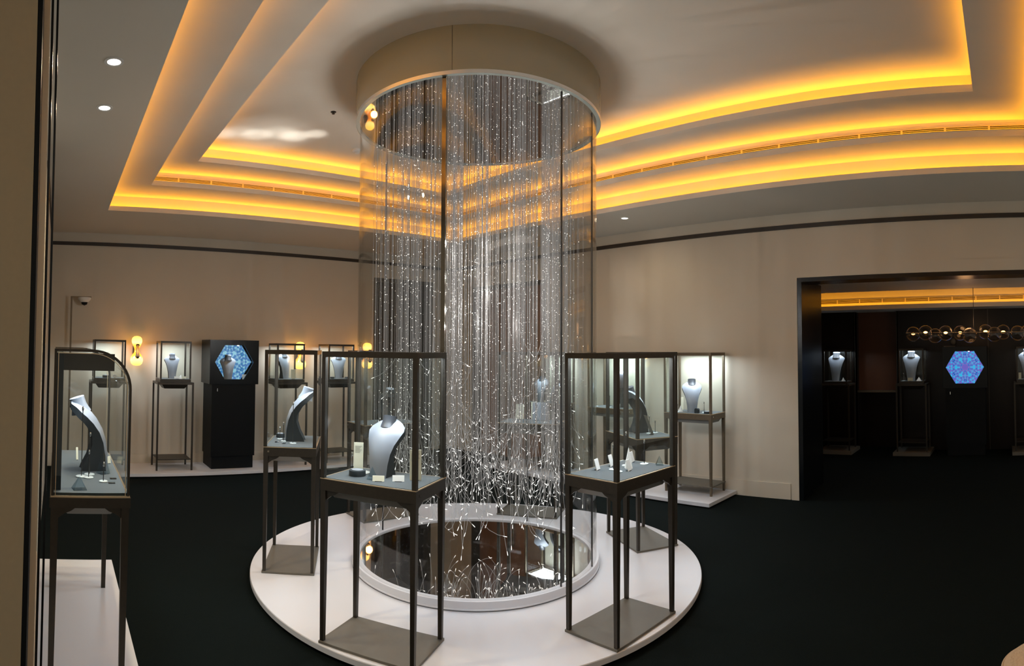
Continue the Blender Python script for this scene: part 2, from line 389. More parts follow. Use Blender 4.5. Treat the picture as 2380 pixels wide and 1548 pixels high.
# ------------------------------------------------------------------ display cases
COOL = (.80, .90, 1.0)
def leg(mb, x, y, z0, z1, wt, wb, sx, sy, bracket=True):
    """tapered square leg with a small curved bracket on its two inner sides"""
    mb.box(x - wb / 2, y - wb / 2, z0, x + wb / 2, y + wb / 2, z1, (x - wt / 2, y - wt / 2, x + wt / 2, y + wt / 2))
    if not bracket: return mb
    br = [(0, 0), (.085, 0), (.060, -.018), (.03, -.030), (0, -.052)]
    mb.prism([(x + sx * (wt / 2 - .002 + p[0]), z1 + p[1]) for p in br], 'y', y - .006, y + .006)
    mb.prism([(y + sy * (wt / 2 - .002 + p[0]), z1 + p[1]) for p in br], 'x', x - .006, x + .006)
    return mb
def big_case(label, cx, cy_, phi, w=.59, d=.37, power=6, metal='bronze', top=1.555, plate_z=0., base=.05, feet=False):
    """free standing vitrine: base plate, four legs, tray, velvet deck, posts, glass and lit top; -y local faces outwards (phi)"""
    t = thing('display_case', label, 'display case', (cx, cy_, base), R(phi + 90), 'glass jewellery showcases on tall legs')
    m = M[metal]; a, b = w / 2, d / 2
    MB().box(-a, -b, plate_z, a, b, plate_z + .014, bev=.003).build('base_plate', M['plate'], t)
    zl = plate_z + .014 if not feet else 0
    for sx in (-1, 1):
        for sy in (-1, 1):
            leg(MB(), sx * (a - .017), sy * (b - .017), zl, .812, .032, .022, -sx, -sy, not feet).build('leg', m, t)
    tr = MB(); frame(tr, (-a, -b, a, b), (-a + .012, -b + .012, a - .012, b - .012), .812, .872)
    tr.box(-a + .012, -b + .012, .812, a - .012, b - .012, .824); tray = tr.build('tray', m, t)
    MB().box(-a + .06, -b + .05, .77, a - .06, b - .05, .812, (-a + .03, -b + .03, a - .03, b - .03)).build('tray_housing', M['housing'], t)
    MB().box(-a + .012, -b + .012, .824, a - .012, b - .012, .878).build('velvet_deck', M['velvet'], t)
    g = MB(); frame(g, (-a - .001, -b - .001, a + .001, b + .001), (-a + .009, -b + .009, a - .009, b - .009), .8722, .8765); g.build('brass_edge', M['gold'], tray)
    for sx in (-1, 1):
        for sy in (-1, 1):
            MB().box(sx * (a - .024), sy * (b - .024), .8766, sx * a, sy * b, top - .03).build('post', m, t)
    tp = MB(); frame(tp, (-a, -b, a, b), (-a + .026, -b + .026, a - .026, b - .026), top - .03, top); tp.build('top_frame', m, t)
    MB().box(-a + .026, -b + .026, top - .012, a - .026, b - .026, top - .006).build('glass_pane', M['glass'], t)
    for s in (-1, 1):
        MB().box(-a + .024, s * (b - .010), .8766, a - .024, s * (b - .005), top - .03).build('glass_pane', M['glass'], t)
        MB().box(s * (a - .010), -b + .024, .8766, s * (a - .005), b - .024, top - .03).build('glass_pane', M['glass'], t)
    for s in (-1, 1): MB().box(-a + .05, s * (b - .030), top - .028, a - .05, s * (b - .038), top - .022).build('led_strip', M['led'], t)
    lamp('led_lamp', 'AREA', (0, 0, top - .016), power, COOL, t, (w - .12, d - .12), (0, 0, 0))
    MB().box(a - .004, -b + .03, .84, a + .008, -b + .042, .852).build('lock', M['steel'], tray)
    return t
def wall_case(label, cx, cy_, rz, power=5., w=.40, d=.34, z0=1.11, top=1.63):
    """smaller vitrine standing on a tall slim table with a low shelf"""
    t = thing('wall_showcase', label, 'display case', (cx, cy_, .05), rz, 'small showcases on slim tall stands')
    a, b = .235, .20; m = M['bronze']
    for sx in (-1, 1):
        for sy in (-1, 1):
            MB().box(sx * a, sy * b, 0, sx * (a - .022), sy * (b - .022), z0 - .03).build('leg', m, t)
    MB().box(-a + .02, -b + .02, .13, a - .02, b - .02, .14).build('shelf', m, t)
    MB().box(-a, -b, z0 - .03, a, b, z0 - .002).build('stand_top', m, t)
    MB().box(-.13, -.11, z0 - .085, .13, .11, z0 - .03, (-.17, -.15, .17, .15)).build('tray_housing', M['bronze'], t)
    a, b = w / 2, d / 2
    MB().box(-a, -b, z0, a, b, z0 + .035).build('tray', m, t)
    MB().box(-a + .012, -b + .012, z0 + .035, a - .012, b - .012, z0 + .040).build('velvet_deck', M['velvet'], t)
    for sx in (-1, 1):
        for sy in (-1, 1):
            MB().box(sx * (a - .02), sy * (b - .02), z0 + .0401, sx * a, sy * b, top - .025).build('post', m, t)
    tp = MB(); frame(tp, (-a, -b, a, b), (-a + .02, -b + .02, a - .02, b - .02), top - .025, top); tp.build('top_frame', m, t)
    MB().box(-a + .02, -b + .02, top - .01, a - .02, b - .02, top - .005).build('glass_pane', M['glass'], t)
    for s in (-1, 1):
        MB().box(-a + .02, s * (b - .009), z0 + .0401, a - .02, s * (b - .004), top - .025).build('glass_pane', M['glass'], t)
        MB().box(s * (a - .009), -b + .02, z0 + .0401, s * (a - .004), b - .02, top - .025).build('glass_pane', M['glass'], t)
    lamp('led_lamp', 'AREA', (0, 0, top - .014), power, COOL, t, (w - .1, d - .1))
    return t

big_case('glass jewellery showcase nearest the camera on the round platform, left of centre', 1.69, 2.80, -150, .57, .37, 6.5)
big_case('glass jewellery showcase at the front right of the round platform', 2.835, 2.09, -90.5, .575, .37, 6.5)
big_case('glass jewellery showcase at the left edge of the round platform', 1.735, 4.17, 152)
big_case('glass jewellery showcase at the right edge of the round platform behind another', 4.165, 2.875, -28)
big_case('glass jewellery showcase behind the fibre strands at the right', 4.18, 4.17, 30)
big_case('glass jewellery showcase behind the fibre strands at the left', 2.98, 4.95, 88)
big_case('light bronze glass showcase on feet, nearest the wide dark opening', 5.905, 3.34, 180, .60, .34, 8, 'lightbronze', 1.54, .09, .05, True)
big_case('light bronze glass showcase holding a round head form by the right wall', 5.905, 4.45, 180, .60, .34, 8, 'lightbronze', 1.54, .09, .05, True)
big_case('light bronze glass showcase with two busts seen through the fibre strands', 5.905, 5.55, 180, .60, .34, 8, 'lightbronze', 1.54, .09, .05, True)
wall_case('small glass showcase on a slim stand, left of the first amber wall lamp', .66, 7.68, 0)
wall_case('small glass showcase on a slim stand between amber lamp and black cabinet', 1.50, 7.68, 0)
wall_case('small glass showcase on a slim stand, right of the black cabinet', 3.07, 7.68, 0)
wall_case('small glass showcase on a slim stand nearest the back door', 3.83, 7.68, 0)

# arched showcase at the far left, standing lengthwise along the wall
def arched_case():
    x0, x1, y0, y1 = -.012, .352, 2.80, 3.94; base = .05; zt = 1.595
    t = thing('arched_display_case', 'long glass showcase with one rounded top corner at the far left', 'display case', (x0, y0, base))
    W, D = x1 - x0, y1 - y0; m = M['bronze']
    for sx, x in ((1, .018), (-1, W - .018)):
        for sy, y in ((1, .018), (-1, D - .018)):
            leg(MB(), x, y, 0, .812, .036, .026, sx, sy).build('leg', m, t)
    tr = MB(); frame(tr, (-.006, -.006, W + .006, D + .006), (.012, .012, W - .012, D - .012), .812, .858); tr.box(.012, .012, .812, W - .012, D - .012, .824); tr.build('tray', m, t)
    MB().box(.08, .07, .765, W - .08, D - .07, .812, (.03, .03, W - .03, D - .03)).build('tray_housing', M['housing'], t)
    MB().box(.012, .012, .824, W - .012, D - .012, .878).build('velvet_deck', M['velvet'], t)
    g = MB(); frame(g, (-.002, -.002, W + .002, D + .002), (.014, .014, W - .014, D - .014), .8585, .866); g.build('brass_edge', M['gold'], t)
    z0, r, H = .866, .185, zt - base
    def prof(o):
        P = [(o, z0), (o, H - o), (W - r, H - o)]
        for k in range(1, 13):
            a = R(90 - 90 * k / 12); P.append((W - r + (r - o) * math.cos(a), H - r + (r - o) * math.sin(a)))
        return P + [(W - o, z0)]
    def ring(y, oa, ob, th, name, mt):
        a, b = prof(oa), prof(ob); mb = MB()
        for i in range(len(a) - 1): mb.prism([a[i], a[i + 1], b[i + 1], b[i]], 'y', y, y + th)
        return mb.build(name, mt, t)
    for y in (0, D - .02): ring(y, 0, .012, .02, 'arch_frame', m); ring(y - .001 if y < .1 else y + .015, .018, .021, .006, 'arch_liner', M['gold'])
    for k, s in ((1, .0), (2, D - .012)):
        MB().prism(prof(.013), 'y', s + .004 if k == 1 else s, s + .009 if k == 1 else s + .005).build('glass_end', M['glass'], t)
    a, b = prof(.002), prof(.007); mb = MB()
    for i in range(1, len(a) - 1): mb.prism([a[i], a[i + 1], b[i + 1], b[i]], 'y', .0201, D - .0201)
    mb.build('curved_glass', M['glass'], t, True)
    MB().box(.008, .06, .8785, .045, D - .04, H - .02).build('back_panel', M['navy'], t)
    MB().box(.046, .14, H - .105, W - .07, .16, H - .022).build('light_hood', M['bronze'], t)
    lamp('led_lamp', 'AREA', (W / 2 - .02, D / 2, H - .03), 6.5, COOL, t, (.14, D - .3))
    return t
arched_case()

# ------------------------------------------------------------------ bust, cards and the small display pieces
def bust(label, x, y, z, phi, s=1., wide=1., group='necklace busts', upright=False, neck='navygrey'):
    """curved necklace bust; its chest faces phi"""
    t = thing('necklace_bust', label, 'necklace bust', (x, y, z), R(phi + 90), group)
    #        z     yc    th    hw    tilt
    ST = [(.000, .000, .130, .050, 0), (.020, -.003, .120, .051, 0), (.075, -.016, .090, .056, 4), (.14, -.022, .060, .066, 12), (.195, -.012, .045, .080, 24),
          (.245, .014, .040, .098, 38), (.283, .045, .038, .110, 50), (.306, .076, .037, .104, 60), (.322, .104, .036, .078, 72), (.330, .130, .030, .045, 84)]
    if upright: ST = [(0, .0, .09, .050, 0), (.02, -.002, .08, .051, 0), (.09, -.012, .055, .060, 4), (.16, -.014, .045, .074, 8), (.22, -.006, .04, .090, 14),
                      (.262, .006, .04, .106, 20), (.285, .014, .04, .114, 26), (.298, .020, .04, .108, 30), (.314, .028, .04, .078, 34), (.326, .034, .036, .046, 40)]
    Q = 11; N = 2 * Q; mb = MB(); rings = []
    for (zz, yc, th, hw, tl) in ST:
        n = Vector((0, -math.cos(R(tl)), math.sin(R(tl)))); rg = []
        for k in range(N):
            u = -1 + 2 * k / (Q - 1) if k < Q else 1 - 2 * (k - Q) / (Q - 1)
            bul = hw * .30 * abs(u) ** 2.2
            Y = (th / 2 - bul) if k < Q else (-th / 2 - bul * .8)
            p = Vector((u * hw * wide, yc, zz)) + n * Y; p.z = max(p.z, 0); rg.append(mb.bm.verts.new(p * s))
        rings.append(rg)
    for j in range(len(rings) - 1):
        for k in range(N):
            f = mb.bm.faces.new((rings[j][k], rings[j][(k + 1) % N], rings[j + 1][(k + 1) % N], rings[j + 1][k]))
            f.material_index = 0 if k < Q - 1 else 1
    f = mb.bm.faces.new(rings[0][::-1]); f.material_index = 1; f = mb.bm.faces.new(rings[-1]); f.material_index = 1
    form = mb.build('bust_form', [M['leather'], M['navy']], t, True)
    # neck
    tl = 18 if not upright else 8; c = Vector((0, .085 if not upright else .03, .312)); ax = Vector((0, -math.sin(R(tl)) * -1, math.cos(R(tl))))
    nk = MB(); rr = []
    for h, r in ((-.03, .060), (-.006, .050), (.012, .045), (.036, .044), (.050, .045)):
        q = c + ax * h; u = Vector((1, 0, 0)); v = ax.cross(u)
        rr.append([nk.bm.verts.new((q + u * r * math.cos(2 * math.pi * k / 20) + v * r * .85 * math.sin(2 * math.pi * k / 20)) * s) for k in range(20)])
    for j in range(4):
        for k in range(20): nk.bm.faces.new((rr[j][k], rr[j][(k + 1) % 20], rr[j + 1][(k + 1) % 20], rr[j + 1][k])).material_index = 1 if j < 3 or not upright else 0
    nk.bm.faces.new(rr[0][::-1]); nk.bm.faces.new(rr[4]).material_index = 0 if upright else 1
    nk.build('neck', [M['leather'], M[neck]], form, True)
    return t
def card(label, x, y, z, phi, w, h, m='card', tilt=8, name='price_card', group='display cards', lines=True):
    """upright card facing phi, leaning back, with a small foot"""
    t = thing(name, label, 'card', (x, y, z), R(phi + 90), group)
    mb = MB(); th = .004; k = math.tan(R(tilt))
    mb.prism([(0, .001), (th, .001), (th + k * h, h), (k * h, h)], 'x', -w / 2, w / 2); mb.build('card_face', M[m], t)
    MB().box(-w * .3, -.004, 0, w * .3, .022, .0025).build('card_foot', M['navy'], t)
    if lines and h > .1:
        ln = MB()
        for i in range(6):
            zz = h * (.86 - i * .045); ln.box(-w * .36, k * zz - .0008, zz, w * (.34 - .1 * (i % 3)), k * zz + .001, zz + .0016)
        ln.build('printed_lines', M['dcard'], t)
    return t
def stand(label, x, y, z, h, group='ring and earring stands', r=.026):
    t = thing('jewellery_stand', label, 'jewellery stand', (x, y, z), 0, group)
    MB().lathe([(r, 0), (r, .004), (r * .9, .006), (0, .006)], 24, cap=False).build('stand_base', M['disc'], t, True)
    rod = MB().tube([(0, 0, .005), (0, 0, h - .022)], .0024, 8).build('rod', M['dsteel'], t)
    MB().lathe([(.003, h - .024), (.0055, h - .016), (.0055, h - .006), (.003, h), (0, h)], 12, cap=False).build('knob', M['steel'], rod, True)
    return t
def pyramid(label, x, y, z, w, h, rz=20, m='acryl'):
    b = MB(); b.box(-w / 2, -w / 2, 0, w / 2, w / 2, h, (-.001, -.001, .001, .001))
    return tag(b.build('display_pyramid', M[m]), label, 'display pyramid', 'display pyramids', (x, y, z), (0, 0, R(rz)))
def drumbox(label, x, y, z, r=.045, h=.028, m='navy', grp='round risers'):
    t = thing('round_riser', label, 'display riser', (x, y, z), 0, grp)
    MB().lathe([(r, 0), (r, h * .9), (r * .96, h), (0, h)], 32, cap=False).build('riser_body', M[m], t, True)
    MB().lathe([(r * .7, h + .0002), (r * .7, h + .003), (0, h + .003)], 32, cap=False).build('riser_top', M['leather'], t, True)
def tagplate(label, x, y, z, rz=0, w=.034, d=.026):
    tag(MB().box(-w / 2, -d / 2, 0, w / 2, d / 2, .003, bev=.0008).build('name_plate', M['black']), label, 'name plate', 'black name plates', (x, y, z), (0, 0, R(rz)))

ZD = .05 + .878 + .0005
# near left case (faces -150)
bust('pale grey necklace bust in the showcase nearest the camera', 1.705, 2.843, ZD, -150, .88, 1.12)
card('tall cream card behind the round riser in the nearest showcase', 1.668, 3.045, ZD, -130, .055, .155, tilt=3)
card('tall cream card with print at the right of the nearest showcase', 1.800, 2.655, ZD, -122, .062, .16, tilt=3)
drumbox('dark round riser at the left of the nearest showcase', 1.592, 2.915, ZD, .046, .03)
tag(MB().lathe([(.055, 0), (.055, .004), (0, .004)], 32, cap=False).build('glass_plate', M['disc']), 'thin pale round plate beside the dark riser in the nearest showcase', 'plate', loc=(1.640, 2.970, ZD))
stand('thin stand in front of the tall cream card in the nearest showcase', 1.645, 3.075, ZD, .10, r=.008)
pyramid('small clear pyramid at the foot of the nearest bust', 1.615, 2.790, ZD, .045, .065)
card('small folded cream card under the clear pyramid in the nearest showcase', 1.615, 2.728, ZD, -125, .062, .028, tilt=25, lines=False)
card('small white card by the front post of the nearest showcase', 1.705, 2.675, ZD, -125, .062, .03, 'wcard', 25, lines=False)
# near right case (faces -90)
card('square white card at the left end of the front right showcase', 2.745, 2.19, ZD, -75, .050, .062, 'wcard', 15, lines=False)
card('square white card behind the post of the front right showcase', 2.885, 2.195, ZD, -75, .050, .066, 'wcard', 15, lines=False)
card('square white card behind the white cone in the front right showcase', 3.065, 2.17, ZD, -75, .050, .062, 'wcard', 15, lines=False)
card('square white card at the foot of the white cone in the front right showcase', 2.835, 2.03, ZD, -75, .050, .062, 'wcard', 15, lines=False)
tag(MB().lathe([(.030, 0), (.0, .125)], 4, cap=True).build('display_cone', M['wcard']), 'tall white pointed cone in the front right showcase', 'display cone', loc=(2.895, 2.085, ZD))
stand('stand left of the thick post in the front right showcase', 2.80, 2.125, ZD, .150)
stand('low disc stand behind the thick post of the front right showcase', 2.765, 2.065, ZD, .05)
stand('tall stand rising over the white cone in the front right showcase', 2.940, 2.135, ZD, .205)
stand('stand right of the white cone in the front right showcase', 3.045, 2.075, ZD, .150)
pyramid('clear crystal-shaped holder at the right end of the front right showcase', 3.075, 1.985, ZD, .045, .055, 40)
# far left case (faces 152)
bust('curved dark-edged necklace bust in the left showcase of the round platform', 1.745, 4.195, ZD, 152, 1.10, neck='leather')
drumbox('small white-topped round riser in the left showcase', 1.705, 4.365, ZD, .034, .03)
stand('short stand beside the round riser in the left showcase', 1.665, 4.275, ZD, .095, r=.02)
stand('middle stand in the left showcase', 1.650, 4.165, ZD, .145, r=.02)
stand('tall stand before the curved bust in the left showcase', 1.680, 4.055, ZD, .30)
tagplate('small black plate at the left of the left showcase deck', 1.592, 4.150, ZD, 62)
tagplate('small black plate by the tall stand in the left showcase', 1.618, 4.075, ZD, 62)
# right edge case (faces -28)
bust('curved dark necklace bust in the right edge showcase', 4.215, 2.915, ZD, -28, 1.06)
card('dark backed card leaning left of the dark bust in the right edge showcase', 4.275, 3.075, ZD, -30, .06, .16, 'dcard', 22, lines=False)
card('dark backed card leaning right of the dark bust in the right edge showcase', 4.150, 2.745, ZD, -30, .05, .16, 'dcard', 22, lines=False)
stand('stand just right of the dark bust in the right edge showcase', 4.185, 2.80, ZD, .15)
stand('lower stand beside the leaning card in the right edge showcase', 4.235, 2.775, ZD, .11)
# behind the strands, right (faces 30)
card('tall cream card at the left end of the showcase behind the right strands', 4.215, 4.375, ZD, 210, .08, .15, tilt=3, lines=False)
card('tall cream card in the middle of the showcase behind the right strands', 4.33, 4.28, ZD, 210, .07, .17, tilt=3, lines=False)
card('wide grey card in the showcase behind the right strands', 4.29, 4.16, ZD, 215, .16, .175, 'leather', 3, lines=False)
stand('stand at the right end of the showcase behind the right strands', 4.21, 4.00, ZD, .13)
pyramid('clear pyramid in the showcase behind the right strands', 4.10, 4.17, ZD, .06, .07)
# behind the strands, left (faces 88)
bust('necklace bust in the showcase behind the left strands', 2.985, 4.925, ZD, 88, .9)
# arched case
bust('curved necklace bust with navy side in the arched showcase', .225, 3.345, ZD, 2, 1.10, neck='leather')
stand('tallest stand in the arched showcase, left of the bust', .142, 3.150, ZD, .365, r=.03)
stand('stand between the tallest one and the bust in the arched showcase', .186, 3.200, ZD, .225, r=.028)
stand('middle stand in the arched showcase', .178, 3.126, ZD, .145, r=.026)
stand('short stand in front of the tall acrylic pyramid in the arched showcase', .248, 3.040, ZD, .10, r=.022)
pyramid('tall clear acrylic pyramid in the arched showcase', .262, 3.235, ZD, .055, .13, 30)
pyramid('low wide clear pyramid at the front of the arched showcase', .121, 2.883, ZD, .065, .062, 10)
tagplate('small black plate farther back in the arched showcase', .304, 3.11, ZD)
tagplate('small black plate at the front right of the arched showcase', .288, 3.012, ZD)
card('thin cream card at the left back of the arched showcase', .135, 3.60, ZD, -85, .012, .07, tilt=20, lines=False)
card('small yellow card at the right back of the arched showcase', .315, 3.50, ZD, -60, .03, .04, tilt=12, lines=False)
# right wall cases
bust('upright grey necklace bust in the light bronze showcase nearest the opening', 5.85, 3.34, ZD, 212, 1.0, group='necklace busts by the right wall')
stand('tiny stand with chrome knob in the light bronze showcase nearest the opening', 5.80, 3.50, ZD, .09)
pyramid('white pyramid left of the grey bust near the opening', 5.84, 3.485, ZD, .05, .07, 20, 'wcard')
card('tall cream card at the back of the light bronze showcase nearest the opening', 6.00, 3.56, ZD, 190, .03, .15, tilt=3, lines=False)
card('small cream card at the foot of the grey bust near the opening', 5.80, 3.34, ZD, 180, .035, .02, tilt=15, lines=False)
tag(MB().prism([(-.022, 0), (.022, 0), (.022, .04), (.014, .052), (-.014, .052), (-.022, .04)], 'y', -.02, .02).build('ring_box', M['navy']), 'small dark ring box in the light bronze showcase nearest the opening', 'ring box', loc=(5.79, 3.245, ZD), rot=(0, 0, R(-90)))
drumbox('flat dark riser by the corner post of the showcase nearest the opening', 5.80, 3.12, ZD, .04, .022)
stand('thin rod stand right of the grey bust near the opening', 5.87, 3.20, ZD, .12)
t = thing('head_form', 'dark egg shaped head form on a stem by the right wall', 'display head', (5.93, 4.37, ZD))
MB().sphere((0, 0, .33), .085, 1, 1, 1.28, 28).build('head', mat('plum_grey', (.16, .15, .19), .35), t, True)
MB().lathe([(.06, 0), (.055, .04), (.04, .14), (.038, .26), (0, .27)], 28, cap=False).build('stem', M['navy'], t, True)
for i, (yy, hh, lb) in enumerate(((4.68, .11, 'left end'), (4.47, .15, 'middle'))):
    stand('stand at the %s of the showcase with the head form' % lb, 5.82, yy, ZD, hh)
card('small white card right of the head form stem', 5.80, 4.33, ZD, 195, .045, .05, 'wcard', 10, lines=False)
card('small cream card at the left end of the showcase with the head form', 5.80, 4.74, ZD, 195, .03, .025, tilt=10, lines=False)
bust('necklace bust at the left of the showcase seen through the strands', 5.86, 5.68, ZD, 205, .92, group='necklace busts by the right wall')
bust('necklace bust at the right of the showcase seen through the strands', 5.85, 5.42, ZD, 150, .8, group='necklace busts by the right wall')
card('small cream card between the busts seen through the strands', 5.79, 5.52, ZD, 190, .04, .03, tilt=10, lines=False)
# back wall cases
ZW = .05 + 1.11 + .0405
bust('bright grey necklace bust on the back wall, left of the black cabinet', 1.485, 7.68, ZW, -90, .88, 1.0, 'necklace busts by the back wall', True)
card('white card at the foot of the bright bust left of the black cabinet', 1.53, 7.56, ZW, -90, .075, .03, 'wcard', 15, lines=False)
card('cream card at the right of the bust left of the black cabinet', 1.62, 7.57, ZW, -90, .06, .03, 'card', 15, lines=False)
pyramid('white pyramid beside the bust left of the black cabinet', 1.585, 7.60, ZW, .04, .05, 0, 'wcard')
drumbox('dark round riser in the small showcase behind the arched one', .63, 7.62, ZW, .05, .03)
card('square white card in the small showcase behind the arched one', .735, 7.60, ZW, -90, .045, .04, 'wcard', 5, lines=False)
bust('grey necklace bust in the small showcase right of the black cabinet', 3.045, 7.68, ZW, -70, 1.02, 1.0, 'necklace busts by the back wall', True)
card('cream card beside the bust right of the black cabinet', 3.135, 7.58, ZW, -90, .065, .13, tilt=5, lines=False)
bust('grey necklace bust in the small showcase nearest the back door', 3.87, 7.68, ZW, -110, .95, 1.0, 'necklace busts by the back wall', True)
drumbox('small riser left of the bust nearest the back door', 3.73, 7.60, ZW, .03, .025)
drumbox('small riser right of the bust nearest the back door', 3.97, 7.60, ZW, .035, .022)

# ------------------------------------------------------------------ black cabinet with hexagonal window
def hex_pts(r, cz): return [(r * math.cos(R(60 * k)), cz + r * .97 * math.sin(R(60 * k))) for k in range(6)]
def hex_cabinet(label, x, y, rz, screen, w=.66, d=.46, base=.05, z0=1.085, top=1.66, r=.262):
    t = thing('hexagon_cabinet', label, 'display cabinet', (x, y, base), rz, 'black cabinets with hexagonal windows')
    a, b = w / 2, d / 2; zc = (z0 + top) / 2
    MB().box(-a + .05, -b + .03, 0, a - .05, b, .16).build('plinth', M['blackm'], t)
    cb = MB().box(-a + .035, -b + .012, .16, a - .035, b, z0).build('cabinet_body', M['blackm'], t)
    MB().box(-a + .10, -b - .002, z0 - .09, -a + .112, -b + .012, z0 - .05).build('door_handle', M['steel'], cb)
    # upper box: front wall with a hexagonal hole
    bx = MB().box(-a, -b + .02, z0 + .004, -a + .02, b, top).box(a - .02, -b + .02, z0 + .004, a, b, top).box(-a + .02, b - .02, z0 + .004, a - .02, b, top).box(-a + .02, -b + .02, top - .02, a - .02, b - .02, top).box(-a + .02, -b + .02, z0 + .004, a - .02, b - .02, z0 + .024)
    hp = hex_pts(r, zc)
    for yy in (-b, -b + .02):
        for k in range(6):
            p, q = hp[k], hp[(k + 1) % 6]
            def out(p_):
                s = min((a / abs(p_[0])) if abs(p_[0]) > 1e-4 else 9e9, ((top - z0 - .004) / 2 / abs(p_[1] - zc)) if abs(p_[1] - zc) > 1e-4 else 9e9)
                return (p_[0] * s, zc + (p_[1] - zc) * s)
            P, Q = out(p), out(q)
            poly = [p, q, Q, P]
            if abs(P[0] - Q[0]) > .02 and abs(P[1] - Q[1]) > .02:
                c = (math.copysign(a, P[0] + Q[0]), zc + math.copysign((top - z0 - .004) / 2, p[1] + q[1] - 2 * zc)); poly = [p, q, Q, c, P]
            bx._tag([bx.bm.faces.new([bx.bm.verts.new((v[0], yy, v[1])) for v in poly])])
    for k in range(6):
        p, q = hp[k], hp[(k + 1) % 6]
        bx._tag([bx.bm.faces.new([bx.bm.verts.new(v) for v in ((p[0], -b, p[1]), (q[0], -b, q[1]), (q[0], -b + .02, q[1]), (p[0], -b + .02, p[1]))])])
    for (p, q) in (((-a, z0 + .004), (a, z0 + .004)), ((a, z0 + .004), (a, top)), ((a, top), (-a, top)), ((-a, top), (-a, z0 + .004))):
        bx._tag([bx.bm.faces.new([bx.bm.verts.new(v) for v in ((p[0], -b, p[1]), (q[0], -b, q[1]), (q[0], -b + .02, q[1]), (p[0], -b + .02, p[1]))])])
    ub = bx.build('upper_box', M['black'], t)
    sc_ = MB().prism([(px * min(1.25, (a - .024) / r), (pz - zc) * 1.1) for px, pz in hp], 'y', -.004, .004).build('screen', M[screen], ub); sc_.location = (0, b - .22 if screen == 'screen2' else -b + .06, zc)
    MB().prism([(px * 1.02, zc + (pz - zc) * 1.02) for px, pz in hp], 'y', -b + .006, -b + .010).build('window_pane', M['glass'], ub)
    lamp('cabinet_lamp', 'SPOT', (.06, -b + .08, top - .05), 7, COOL, t, .02, (R(12), 0, 0), spot_size=R(110), spot_blend=.6)
    MB().sphere((.06, -b + .05, zc + r * .86), .014, seg=12).build('spot_lamp', M['led'], t, True)
    return t
hex_cabinet('black cabinet with a glowing blue hexagonal window by the back wall', 2.27, 7.72, 0, 'screen2')
bust('grey necklace bust inside the hexagonal window of the back wall cabinet', 2.22, 7.62, .05 + 1.085 + .026, -100, .98, .95, 'necklace busts by the back wall', True)
card('white card leaning inside the hexagonal window', 2.44, 7.58, .05 + 1.085 + .026, -90, .06, .10, 'wcard', 8, lines=False)

# ------------------------------------------------------------------ amber wall lamps
def sconce(label, x, z, pw=3):
    t = thing('amber_wall_lamp', label, 'wall lamp', (x, DA, z), 0, 'amber glass wall lamps')
    MB().box(-.04, -.03, -.06, .04, 0, .06).build('wall_plate', M['trim'], t)
    pf = [(.0, -.195), (.045, -.19), (.073, -.165), (.083, -.13), (.080, -.095), (.062, -.055), (.036, -.02), (.032, .02), (.046, .065), (.064, .10), (.070, .135), (.062, .168), (.038, .188), (0, .195)]
    o = MB().lathe(pf, 32, cap=False).build('glass_shade', M['amber'], t, True); o.location = (0, -.115, 0)
    o = MB().lathe([(.012, -.10), (.03, -.075), (.018, -.02), (.016, .05), (.026, .075), (.016, .09), (0, .09)], 20, cap=False).build('lamp_core', M['trim'], t, True); o.location = (0, -.2, 0)
    lamp('wall_lamp_glow', 'POINT', (0, -.24, 0), pw, (1, .42, .08), t, .05)
sconce('amber hourglass shaped wall lamp at the left of the back wall', 1.045, 1.545)
sconce('amber hourglass shaped wall lamp behind the left showcase of the round platform', 3.36, 1.515)
sconce('amber hourglass shaped wall lamp beside the back door, seen through glass', 4.45, 1.52)

# ------------------------------------------------------------------ glass cylinder and fibre optic light
RC = .895
t = thing('glass_cylinder', 'tall clear glass cylinder standing on the round white platform', 'glass cylinder', (C0[0], C0[1], .05))
MB().lathe([(.865, 0), (.925, 0), (.925, .012), (.918, .014), (.918, .058), (.865, .058), (.865, 0)], 128, cap=False).build('base_ring', M['white'], t, True)
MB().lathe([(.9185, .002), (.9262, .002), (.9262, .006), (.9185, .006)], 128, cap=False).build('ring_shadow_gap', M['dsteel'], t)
MB().lathe([(.865, .048), (0, .048)], 96, cap=False).build('mirror_floor', M['mirror'], t)
seams = [-143.4, -92.6, -65.9, 20, 110, 216.6]
for i in range(5):
    a0, a1 = R(seams[i] + .35), R(seams[i + 1] - .35); seg = max(12, int((a1 - a0) / .05))
    MB().lathe([(RC, .0585), (RC + .008, .0585), (RC + .008, 3.272), (RC, 3.272), (RC, .0585)], seg, a0=a0, a1=a1, cap=False).build('curved_pane', M['cglass'], t, True)
def seam(deg, w, dep, m, nm):
    c_, s_ = math.cos(R(deg)), math.sin(R(deg)); mb = MB()
    mb.box(-dep / 2, -w / 2, .0585, dep / 2, w / 2, 3.272); o = mb.build(nm, m, t); o.location = ((RC + .004) * c_, (RC + .004) * s_, 0); o.rotation_euler = (0, 0, R(deg))
seam(-143.4, .026, .03, mat('polished_bronze', (.20, .17, .13), .12, 1.0), 'door_post')
for dg in (-92.6, -65.9, 20, 110): seam(dg, .006, .012, M['dsteel'], 'pane_seam')

